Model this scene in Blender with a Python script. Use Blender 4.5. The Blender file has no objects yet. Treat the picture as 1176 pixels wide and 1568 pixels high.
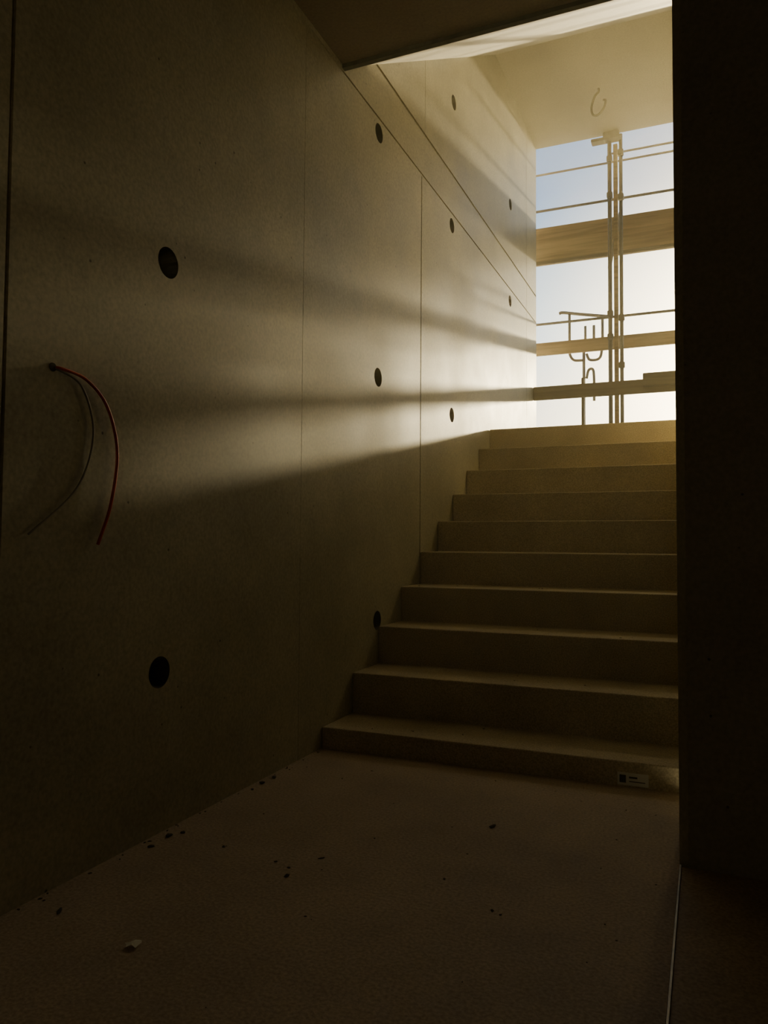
import bpy, bmesh, math, random
from mathutils import Vector, Matrix
random.seed(4)
S=bpy.context.scene
COL=S.collection

# ------------------------------------------------------------ dimensions (m)
XL=-1.43      # left wall face
PX=-0.074     # free edge of the pier
XR=0.15       # right wall of the stair
H=0.82        # eye height
CZ=2.89       # lower ceiling
TZ=4.50       # upper ceiling
Y1=2.73; TR=0.2825; Z1=0.085; RI=0.1733; N=10
YE=6.90       # open end of the stairwell
YP=2.13       # pier front face

# ------------------------------------------------------------ materials
def nmat(name):
    m=bpy.data.materials.new(name); m.use_nodes=True
    nt=m.node_tree; b=nt.nodes["Principled BSDF"]
    return m,nt,b
def concrete(name,c1,c2,rough=0.6,bump=0.25,pores=True,scale=1.0,spec=0.4,stain=0.35):
    m,nt,b=nmat(name); N_=nt.nodes; L=nt.links
    tc=N_.new('ShaderNodeTexCoord')
    n1=N_.new('ShaderNodeTexNoise'); n1.inputs['Scale'].default_value=1.6*scale; n1.inputs['Detail'].default_value=7; n1.inputs['Roughness'].default_value=.6
    L.new(tc.outputs['Object'],n1.inputs['Vector'])
    r1=N_.new('ShaderNodeValToRGB'); r1.color_ramp.elements[0].position=.3; r1.color_ramp.elements[1].position=.7
    r1.color_ramp.elements[0].color=(*c1,1); r1.color_ramp.elements[1].color=(*c2,1)
    L.new(n1.outputs['Fac'],r1.inputs['Fac'])
    n2=N_.new('ShaderNodeTexNoise'); n2.inputs['Scale'].default_value=90*scale; n2.inputs['Detail'].default_value=3
    L.new(tc.outputs['Object'],n2.inputs['Vector'])
    mx=N_.new('ShaderNodeMix'); mx.data_type='RGBA'; mx.blend_type='OVERLAY'; mx.inputs['Factor'].default_value=stain
    L.new(r1.outputs['Color'],mx.inputs['A']); L.new(n2.outputs['Fac'],mx.inputs['B'])
    col=mx.outputs['Result']
    hgt=n2.outputs['Fac']
    if pores:
        v=N_.new('ShaderNodeTexVoronoi'); v.inputs['Scale'].default_value=11; v.feature='F1'
        L.new(tc.outputs['Object'],v.inputs['Vector'])
        pr=N_.new('ShaderNodeValToRGB'); pr.color_ramp.elements[0].position=.03; pr.color_ramp.elements[1].position=.055
        pr.color_ramp.elements[0].color=(.25,.25,.25,1); pr.color_ramp.elements[1].color=(1,1,1,1)
        L.new(v.outputs['Distance'],pr.inputs['Fac'])
        m2=N_.new('ShaderNodeMix'); m2.data_type='RGBA'; m2.blend_type='MULTIPLY'; m2.inputs['Factor'].default_value=1
        L.new(col,m2.inputs['A']); L.new(pr.outputs['Color'],m2.inputs['B']); col=m2.outputs['Result']
        ma=N_.new('ShaderNodeMath'); ma.operation='MULTIPLY_ADD'; ma.inputs[1].default_value=.25
        L.new(n2.outputs['Fac'],ma.inputs[0]); L.new(pr.outputs['Color'],ma.inputs[2]); hgt=ma.outputs[0]
    L.new(col,b.inputs['Base Color'])
    rr=N_.new('ShaderNodeMapRange'); rr.inputs['To Min'].default_value=rough-.12; rr.inputs['To Max'].default_value=rough+.15
    L.new(n1.outputs['Fac'],rr.inputs['Value']); L.new(rr.outputs['Result'],b.inputs['Roughness'])
    b.inputs['Specular IOR Level'].default_value=spec
    bp=N_.new('ShaderNodeBump'); bp.inputs['Strength'].default_value=bump; bp.inputs['Distance'].default_value=.002
    L.new(hgt,bp.inputs['Height']); L.new(bp.outputs['Normal'],b.inputs['Normal'])
    return m
def plain(name,c,rough=.5,metal=0,var=.15,scale=30):
    m,nt,b=nmat(name); N_=nt.nodes; L=nt.links
    tc=N_.new('ShaderNodeTexCoord'); n=N_.new('ShaderNodeTexNoise'); n.inputs['Scale'].default_value=scale
    L.new(tc.outputs['Object'],n.inputs['Vector'])
    r=N_.new('ShaderNodeValToRGB'); r.color_ramp.elements[0].position=.35; r.color_ramp.elements[1].position=.65
    r.color_ramp.elements[0].color=(*[x*(1-var) for x in c],1); r.color_ramp.elements[1].color=(*[min(1,x*(1+var)) for x in c],1)
    L.new(n.outputs['Fac'],r.inputs['Fac']); L.new(r.outputs['Color'],b.inputs['Base Color'])
    b.inputs['Roughness'].default_value=rough; b.inputs['Metallic'].default_value=metal
    return m
def wood(name,c1,c2):
    m,nt,b=nmat(name); N_=nt.nodes; L=nt.links
    tc=N_.new('ShaderNodeTexCoord'); mp=N_.new('ShaderNodeMapping'); mp.inputs['Scale'].default_value=(1.2,6,22)
    L.new(tc.outputs['Object'],mp.inputs['Vector'])
    n=N_.new('ShaderNodeTexNoise'); n.inputs['Scale'].default_value=1.3; n.inputs['Detail'].default_value=6; n.inputs['Distortion'].default_value=.6
    L.new(mp.outputs['Vector'],n.inputs['Vector'])
    r=N_.new('ShaderNodeValToRGB'); r.color_ramp.elements[0].position=.38; r.color_ramp.elements[1].position=.62
    r.color_ramp.elements[0].color=(*c1,1); r.color_ramp.elements[1].color=(*c2,1)
    L.new(n.outputs['Fac'],r.inputs['Fac']); L.new(r.outputs['Color'],b.inputs['Base Color']); b.inputs['Roughness'].default_value=.7
    return m
M_wall=concrete('fair_faced_concrete',(.29,.27,.185),(.51,.47,.325),.5,.15,stain=.45)
M_pier=concrete('pier_concrete',(.34,.325,.26),(.46,.44,.35),.7,.3)
M_ceil=concrete('ceiling_concrete',(.38,.34,.24),(.48,.43,.31),.6,.15,pores=False)
M_ceilb=concrete('ceiling_dark',(.17,.12,.075),(.24,.17,.11),.6,.15,pores=False)  # darker version of the ceiling concrete, for the lower ceiling
M_step=concrete('stair_concrete',(.37,.31,.2),(.53,.45,.29),.7,.5,pores=False,scale=2,stain=.8)
M_floor=concrete('floor_screed',(.33,.26,.185),(.50,.40,.285),.7,.6,pores=False,scale=1.4,stain=.6)
M_hole=plain('tie_hole_plug',(.06,.055,.045),.9)
M_steel=plain('galvanised_steel',(.18,.15,.11),.6,.1)
M_timber=wood('scaffold_timber',(.28,.18,.08),(.50,.35,.16))
M_timberd=wood('dark_timber',(.10,.07,.04),(.18,.13,.07))
M_red=plain('red_cable_sheath',(.55,.05,.03),.35)
M_grey=plain('grey_cable_sheath',(.3,.28,.22),.35)
M_litedge=plain('lit_edge',(.55,.45,.28),.45,.6)  # warm bright colour stands in for light on the floor edge
M_chip=plain('rubble',(.07,.055,.04),.9)
M_leaf=plain('paper_scrap',(.7,.68,.58),.8)
M_white=plain('label_paper',(.7,.7,.66),.6,var=.03)
M_ink=plain('label_ink',(.02,.02,.02),.5)

# ------------------------------------------------------------ mesh helpers
def obj(name,bm,mat,parent=None,smooth=False):
    me=bpy.data.meshes.new(name); bm.normal_update(); bm.to_mesh(me); bm.free()
    if smooth:
        for p in me.polygons: p.use_smooth=True
    o=bpy.data.objects.new(name,me); COL.objects.link(o)
    if mat: me.materials.append(mat)
    if parent: o.parent=parent
    return o
def empty(name,loc=(0,0,0)):
    e=bpy.data.objects.new(name,None); COL.objects.link(e); e.empty_display_size=.1
    return e
def addbox(bm,x0,x1,y0,y1,z0,z1,bev=0):
    r=bmesh.ops.create_cube(bm,size=1); vs=r['verts']
    for v in vs:
        v.co=Vector((x0+(v.co.x+.5)*(x1-x0),y0+(v.co.y+.5)*(y1-y0),z0+(v.co.z+.5)*(z1-z0)))
    if bev:
        es=list({e for v in vs for e in v.link_edges})
        bmesh.ops.bevel(bm,geom=es,offset=bev,segments=2,affect='EDGES')
def box(name,x0,x1,y0,y1,z0,z1,mat,parent=None,bev=0):
    bm=bmesh.new(); addbox(bm,x0,x1,y0,y1,z0,z1,bev); return obj(name,bm,mat,parent)
def addtube(bm,pts,r,seg=12):
    pts=[Vector(p) for p in pts]; rings=[]
    up=Vector((0.13,.31,.94)).normalized()
    n=len(pts); prev=None
    for i,p in enumerate(pts):
        t=(pts[min(i+1,n-1)]-pts[max(i-1,0)]).normalized()
        if prev is None:
            a=t.cross(up)
            if a.length<.1: a=t.cross(Vector((1,0,0)))
            a.normalize()
        else:
            a=(prev-t*prev.dot(t)).normalized()
        prev=a; b=t.cross(a)
        rings.append([bm.verts.new(p+(a*math.cos(2*math.pi*k/seg)+b*math.sin(2*math.pi*k/seg))*r) for k in range(seg)])
    for i in range(n-1):
        for k in range(seg):
            bm.faces.new((rings[i][k],rings[i][(k+1)%seg],rings[i+1][(k+1)%seg],rings[i+1][k]))
    bm.faces.new(rings[0][::-1]); bm.faces.new(rings[-1])
def tube(name,pts,r,mat,parent=None,seg=12):
    bm=bmesh.new(); addtube(bm,pts,r,seg); bmesh.ops.recalc_face_normals(bm,faces=bm.faces)
    return obj(name,bm,mat,parent,True)
def spline(pts,k=8):
    P=[Vector(p) for p in pts]; P=[P[0]*2-P[1]]+P+[P[-1]*2-P[-2]]; out=[]
    for i in range(1,len(P)-2):
        for j in range(k):
            t=j/k
            out.append(.5*((2*P[i])+(-P[i-1]+P[i+1])*t+(2*P[i-1]-5*P[i]+4*P[i+1]-P[i+2])*t*t+(-P[i-1]+3*P[i]-3*P[i+1]+P[i+2])*t**3))
    out.append(P[-2]); return out
def prism(name,poly,x0,x1,mat,parent=None,bev=0):
    """extrude a closed (y,z) outline along X"""
    bm=bmesh.new()
    a=[bm.verts.new((x0,y,z)) for y,z in poly]; b=[bm.verts.new((x1,y,z)) for y,z in poly]
    n=len(poly)
    bm.faces.new(a); bm.faces.new(b[::-1])
    for i in range(n):
        bm.faces.new((a[i],b[i],b[(i+1)%n],a[(i+1)%n]))
    bmesh.ops.recalc_face_normals(bm,faces=bm.faces)
    return obj(name,bm,mat,parent)
def cut(o,bm):
    c=obj('cutter',bm,None)
    m=o.modifiers.new('b','BOOLEAN'); m.object=c; m.operation='DIFFERENCE'; m.solver='EXACT'
    dg=bpy.context.evaluated_depsgraph_get()
    me=bpy.data.meshes.new_from_object(o.evaluated_get(dg))
    o.modifiers.clear(); old=o.data; o.data=me
    bpy.data.objects.remove(c); bpy.data.meshes.remove(old)

# ------------------------------------------------------------ shell
wall=box('wall_left',XL-.3,XL,-3.0,YE,-.2,4.85,M_wall)
holes=[(1.745,1.63),(1.74,.452),(3.26,2.79),(3.27,1.61),(3.28,.46),(4.39,2.785),(4.40,1.61),(5.89,2.765),(4.42,3.58),(5.9,3.555)]
bm=bmesh.new()
for y,z in holes:
    r=bmesh.ops.create_cone(bm,cap_ends=True,segments=32,radius1=.038,radius2=.046,depth=.07)
    bmesh.ops.transform(bm,matrix=Matrix.Translation((XL-.025,y,z))@Matrix.Rotation(math.pi/2,4,'Y'),verts=r['verts'])
cut(wall,bm)
for (y0,y1,z0,z1) in [(3.844,3.856,-.1,2.85),(2.5387,2.5413,-.1,2.85),(3.898,3.902,3.12,4.8),(6.487,6.493,-.1,4.8),
                      (2.5,6.88,2.857,2.868),(2.5,6.88,3.100,3.116),(1.195,1.205,-.1,2.85)]:
    bm=bmesh.new(); addbox(bm,XL-.007,XL+.02,y0,y1,z0,z1); cut(wall,bm)
wall.data.materials.append(M_hole)
for p in wall.data.polygons:
    if XL-.07<p.center.x<XL-.015: p.material_index=1

# floor of the hall
bm=bmesh.new(); addbox(bm,XL,PX,-3.0,Y1,-.2,0); obj('floor',bm,M_floor)
box('floor_hall',PX+.006,3.2,-3.0,YP,-.2,-.006,M_floor)
box('lit_floor_edge',PX+.001,PX+.005,-3.0,YP-.005,-.15,.002,M_litedge)  # bright strip put in for the lit concrete edge

# staircase
poly=[(Y1,-.1),(Y1,Z1)]
for i in range(1,N):
    y=Y1+TR*i; poly+= [(y,Z1+RI*(i-1)),(y,Z1+RI*i)]
poly+=[(9.5,Z1+RI*(N-1)),(9.5,-.1)]
st=prism('staircase',poly,XL+.001,XR-.001,M_step)
mb=st.modifiers.new('bev','BEVEL'); mb.width=.005; mb.segments=2; mb.limit_method='ANGLE'
ZT=Z1+RI*(N-1)

# pier / right hand walls
bm=bmesh.new()
ch=.022
pts=[(PX,YP+ch),(PX+ch,YP),(3.2,YP),(3.2,YP+.34),(PX,YP+.34)]
a=[bm.verts.new((x,y,-.1)) for x,y in pts]; b=[bm.verts.new((x,y,CZ)) for x,y in pts]
bm.faces.new(a[::-1]); bm.faces.new(b)
for i in range(len(pts)): bm.faces.new((a[i],a[(i+1)%5],b[(i+1)%5],b[i]))
bmesh.ops.recalc_face_normals(bm,faces=bm.faces); obj('wall_front',bm,M_pier)
box('wall_right',XR,XR+.3,YP+.34,YE,-.1,4.85,M_wall)
box('wall_back',XL-.3,3.5,-3.3,-3.0,-.2,3.1,M_wall)
box('wall_hall_right',3.2,3.5,-3.0,YP+.34,-.2,3.1,M_wall)

# ceilings
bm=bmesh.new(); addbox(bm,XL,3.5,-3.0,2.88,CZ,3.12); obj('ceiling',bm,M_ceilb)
prism('ceiling_soffit',[(2.88,CZ),(5.42,TZ),(5.42,TZ+.28),(2.88,CZ+.34)],XL,XR,M_ceil)
box('ceiling_landing',XL,XR,5.42,YE,TZ,TZ+.28,M_ceil)
box('trim_3',XL,XR,2.858,2.882,CZ-.018,CZ+.0,M_hole)

# ------------------------------------------------------------ scaffold outside
sc=empty('scaffold')
YS=7.1
XA,XB=-2.3,.9
tube('standard_1',[(-.767,6.86,ZT),(-.767,6.86,4.44)],.018,M_steel,sc)
tube('standard_2',[(-.672,6.87,ZT),(-.672,6.87,4.47)],.016,M_steel,sc)
tube('standard_3',[(XA,YS,ZT),(XA,YS,5.2)],.024,M_steel,sc)
tube('standard_4',[(XB,YS,ZT),(XB,YS,5.2)],.024,M_steel,sc)
box('upright_timber',-.742,-.705,6.92,6.96,ZT,4.42,M_timber,sc,.003)
for i,(z,r,x0) in enumerate([(4.33,.010,XA),(4.41,.010,-.8),(3.98,.012,XA),(2.895,.012,XA)]):
    tube('ledger_%d'%(i+1),[(x0,YS-.03,z),(XB,YS-.03,z)],r,M_steel,sc)
box('deck_board',XA,XB,YS+.02,YS+.05,3.48,3.84,M_timber,sc,.004)
box('deck_board_seam',XA,XB,YS+.0,YS+.02,3.48,3.51,M_timberd,sc,.003)
box('toe_board',XA,XB,YS+.14,YS+.18,2.645,2.765,M_timber,sc,.004)
for i,(x,z) in enumerate([(-.767,4.26),(-.672,4.30),(-.767,3.93),(-.672,3.90),(-.767,2.865),(-.672,2.82),(-.767,2.66),(-.672,2.4)]):
    box('coupler_%d'%(i+1),x-.024,x+.024,6.835,6.895,z-.03,z+.03,M_steel,sc,.008)
box('head_plate',-.92,-.665,6.80,6.89,4.415,4.44,M_steel,sc,.004)
box('head_plate_web',-.82,-.68,6.83,6.86,4.44,4.498,M_steel,sc,.004)
tube('brace',[(-.80,YS+.0,3.36),(-.70,YS+.0,3.86)],.016,M_steel,sc)

# guard boards across the open end
gb=empty('guard_board')
box('board_long',XL,XR,6.76,6.79,2.12,2.24,M_timberd,gb,.004)
box('board_lap',-.49,XR,6.725,6.758,2.17,2.285,M_timberd,gb,.004)
box('board_post',-1.01,-.985,6.791,6.83,ZT,2.30,M_timberd,gb,.003)

# tubular stair rail standing beyond the scaffold
rl=empty('handrail')
def px(x,v,Y=7.4):
    return (x,Y,v)
tube('top_rail',spline([px(-1.31,3.08),px(-1.27,3.085),px(-1.1,3.05),px(-.84,3.0)]),.015,M_steel,rl)
tube('baluster_1',[px(-1.21,2.78),px(-1.21,3.06)],.013,M_steel,rl)
tube('baluster_2',[px(-1.075,ZT),px(-1.075,2.78)],.014,M_steel,rl)
tube('baluster_3',[px(-1.06,2.80),px(-1.06,2.93)],.012,M_steel,rl)
tube('baluster_4',[px(-.98,2.80),px(-.98,2.93)],.013,M_steel,rl)
tube('baluster_5',[px(-.90,2.80),px(-.90,3.0)],.013,M_steel,rl)
tube('loop_1',spline([px(-1.21,2.80),px(-1.21,2.68),px(-1.17,2.61),px(-1.085,2.60)]),.013,M_steel,rl)
tube('loop_2',spline([px(-1.05,2.66),px(-1.02,2.60),px(-.94,2.60),px(-.91,2.66),px(-.91,2.80)]),.013,M_steel,rl)
tube('loop_3',spline([px(-1.05,2.42),px(-1.03,2.50),px(-.99,2.50),px(-.98,2.40),px(-.98,2.2)]),.013,M_steel,rl)

# unseen boards added far out on the right to block part of the sun
hd=empty('sun_blocker')
for i in range(12):
    box('blocker_plank_%d'%(i+1),.08,5,20.0,20.03,ZT-.02+.30*i,ZT-.02+.30*i+.296,M_timber,hd,.003)
for i in range(3):
    box('blocker_upper_%d'%(i+1),-.14,5,20.0,20.03,5.25+.30*i,5.25+.30*i+.296,M_timber,hd,.003)
for i,x in enumerate([.32,2.6,4.8]):
    box('blocker_post_%d'%(i+1),x,x+.1,20.03,20.13,ZT-.02,6.2,M_timberd,hd,.004)

# ceiling hook
hk=[(-.77,6.2,0),(-.77,6.2,-.03),(-.80,6.2,-.065),(-.825,6.2,-.145),(-.815,6.2,-.21),(-.775,6.2,-.22),(-.73,6.2,-.175),(-.715,6.2,-.115),(-.735,6.2,-.105)]
tube('ceiling_hook',spline([(x,y-.05,TZ+.003+z) for x,y,z in hk]),.009,M_hole,None,8)
# ------------------------------------------------------------ cables
cb=empty('wall_cables')
tube('red_cable',spline([(XL-.01,1.335,1.235),(XL+.006,1.36,1.235),(XL+.01,1.435,1.222),(XL+.012,1.504,1.165),(XL+.012,1.542,1.056),(XL+.012,1.524,.92),(XL+.012,1.481,.813)]),.0042,M_red,cb,8)
tube('grey_cable',spline([(XL-.01,1.33,1.232),(XL+.004,1.355,1.23),(XL+.007,1.42,1.204),(XL+.008,1.46,1.113),(XL+.008,1.445,1.014),(XL+.008,1.391,.929),(XL+.008,1.27,.836)]),.0028,M_grey,cb,8)
bm=bmesh.new(); r=bmesh.ops.create_cone(bm,cap_ends=True,segments=16,radius1=.011,radius2=.010,depth=.002)
bmesh.ops.transform(bm,matrix=Matrix.Translation((XL+.0005,1.335,1.235))@Matrix.Rotation(math.pi/2,4,'Y'),verts=r['verts'])
obj('cable_grommet',bm,M_hole,cb)

# label on the first riser
lb=empty('product_label')
box('paper',-.29,-.189,Y1-.0015,Y1+.0,.006,.048,M_white,lb)
box('print_block',-.283,-.262,Y1-.0022,Y1-.0014,.014,.04,M_ink,lb)
box('print_line_1',-.252,-.225,Y1-.0022,Y1-.0014,.03,.036,M_ink,lb)
box('print_line_2',-.252,-.2,Y1-.0022,Y1-.0014,.018,.021,M_ink,lb)

# ------------------------------------------------------------ rubble
bm=bmesh.new()
def chip(x,y,s,el=1,z=0):
    r=bmesh.ops.create_icosphere(bm,subdivisions=1,radius=s); ang=random.random()*6.28
    for v in r['verts']:
        v.co*=random.uniform(.6,1.2); v.co.x*=el; v.co.z=max(v.co.z*.55,-s*.3)
    bmesh.ops.transform(bm,matrix=Matrix.Translation((x,y,z+s*.28))@Matrix.Rotation(ang,4,'Z'),verts=r['verts'])
for x,y,s,e in [(-1.39,1.745,.011,1.4),(-1.37,1.78,.007,1),(-1.385,1.666,.007,1.6),(-1.33,1.30,.006,4),(-1.206,1.744,.006,1),(-.96,1.656,.008,1),(-.98,1.70,.005,1),
                (-.934,1.784,.004,3),(-.58,2.185,.009,2),(-1.405,2.25,.012,1),(-1.40,2.32,.009,1.4),(-1.40,2.18,.006,1),(-.45,1.69,.005,1),(-.43,1.68,.004,1),(-.6,1.8,.004,1),(-1.03,1.72,.004,1.5),(-.82,1.5,.003,1.5)]:
    chip(x,y,s,e)
for i in range(36):
    chip(random.uniform(-1.38,-.1),random.uniform(.9,2.68),random.uniform(.0012,.003),random.uniform(1,2))
for i in range(30):
    chip(XL+abs(random.gauss(0,.012))+.006,random.uniform(1.0,2.7),random.uniform(.002,.004),random.uniform(1,2))
for i in range(26):
    k=random.randint(0,4)
    chip(random.uniform(-1.38,-.1),Y1+TR*k+random.uniform(.03,.25),random.uniform(.0015,.004),random.uniform(1,2),Z1+RI*k)
obj('floor_debris',bm,M_chip)
bm=bmesh.new()
ps=[]
for k in range(11):
    a=2*math.pi*k/11; r=.015*random.uniform(.5,1.3); ps.append(bm.verts.new((-1.08+r*math.cos(a)*1.0,1.248+r*math.sin(a),.004+random.uniform(0,.006))))
c=bm.verts.new((-1.08,1.248,.009))
for k in range(11): bm.faces.new((ps[k],ps[(k+1)%11],c))
obj('paper_scrap',bm,M_leaf)

# ------------------------------------------------------------ outside ground
box('ground_outside',-30,30,9.5,60,ZT-.3,ZT-.02,M_floor)

# haze volume added in the stairwell, stands in for lens glare
m=bpy.data.materials.new('glare_haze'); m.use_nodes=True; nt=m.node_tree; nt.nodes.clear()
o_=nt.nodes.new('ShaderNodeOutputMaterial'); vs=nt.nodes.new('ShaderNodeVolumeScatter')
vs.inputs['Color'].default_value=(1,.88,.52,1); vs.inputs['Density'].default_value=.042; vs.inputs['Anisotropy'].default_value=.6
nt.links.new(vs.outputs[0],o_.inputs['Volume'])
prism('glare_haze',[(0.9,.003),(2.72,.003),(5.26,1.66),(6.7,1.66),(6.7,4.49),(5.43,4.49),(2.9,2.88),(0.9,2.87)],XL+.002,PX-.002,m)

# ------------------------------------------------------------ light
SUN=Vector((.09,1,.193)).normalized()
ld=bpy.data.lights.new('sun','SUN'); ld.energy=9.5; ld.color=(1,.80,.42); ld.angle=math.radians(1.9)
lo=bpy.data.objects.new('sun',ld); COL.objects.link(lo); lo.rotation_euler=(-SUN).to_track_quat('-Z','Y').to_euler(); lo.location=(1,12,5)
# dim fill light added in the unseen hall behind, no fixture
ld=bpy.data.lights.new('hall_fill','POINT'); ld.energy=4.5; ld.color=(1,.78,.5); ld.shadow_soft_size=.3
lo=bpy.data.objects.new('hall_fill',ld); COL.objects.link(lo); lo.location=(1.3,-2.0,2.6)
# invented lamp, added out of sight behind the pier to warm the top steps
wl=empty('step_fill_lamp')
LY=4.9
bm=bmesh.new(); r=bmesh.ops.create_cone(bm,cap_ends=True,segments=32,radius1=.09,radius2=.08,depth=.03)
bmesh.ops.transform(bm,matrix=Matrix.Translation((XR-.016,LY,2.0))@Matrix.Rotation(-math.pi/2,4,'Y'),verts=r['verts'])
obj('fill_base',bm,M_steel,wl)
tube('fill_feed',[(XR-.012,LY,Z1+RI*7+.001),(XR-.012,LY,1.93)],.010,M_steel,wl,8)
ld=bpy.data.lights.new('fill_bulb','POINT'); ld.energy=11; ld.color=(1,.74,.30); ld.shadow_soft_size=.06
lo=bpy.data.objects.new('fill_bulb',ld); COL.objects.link(lo); lo.location=(XR-.10,LY,2.0); lo.parent=wl

w=bpy.data.worlds.new('World'); S.world=w; w.use_nodes=True; nt=w.node_tree; NN=nt.nodes; L=nt.links
bg=NN['Background']; tc=NN.new('ShaderNodeTexCoord')
sx=NN.new('ShaderNodeSeparateXYZ'); L.new(tc.outputs['Generated'],sx.inputs[0])
rp=NN.new('ShaderNodeValToRGB'); L.new(sx.outputs['Z'],rp.inputs['Fac'])
e=rp.color_ramp.elements; e[0].position=0; e[0].color=(1.0,.86,.55,1); e[1].position=.6; e[1].color=(.07,.15,.27,1)
for p,c in [(.15,(1.0,.93,.70)),(.26,(.36,.55,.64)),(.42,(.075,.20,.35))]:
    q=e.new(p); q.color=(*c,1)
dt=NN.new('ShaderNodeVectorMath'); dt.operation='DOT_PRODUCT'; L.new(tc.outputs['Generated'],dt.inputs[0]); dt.inputs[1].default_value=SUN
pw=NN.new('ShaderNodeMath'); pw.operation='POWER'; pw.inputs[1].default_value=60; pw.use_clamp=True; L.new(dt.outputs['Value'],pw.inputs[0])
gl=NN.new('ShaderNodeMix'); gl.data_type='RGBA'; gl.blend_type='ADD'; gl.clamp_result=False; L.new(pw.outputs[0],gl.inputs['Factor'])
L.new(rp.outputs['Color'],gl.inputs['A']); gl.inputs['B'].default_value=(7,5.2,2.4,1)
L.new(gl.outputs['Result'],bg.inputs['Color']); bg.inputs['Strength'].default_value=2.9

# ------------------------------------------------------------ camera
cd=bpy.data.cameras.new('camera'); cam=bpy.data.objects.new('camera',cd); COL.objects.link(cam)
cd.sensor_fit='HORIZONTAL'; cd.sensor_width=36; cd.lens=36*1160/1176
cam.matrix_world=Matrix.Translation((0,0,H))@Matrix.Rotation(math.radians(23.1),4,'Z')@Matrix.Rotation(math.radians(92.4),4,'X')@Matrix.Rotation(math.radians(.41),4,'Z')
cd.clip_start=.02
S.camera=cam
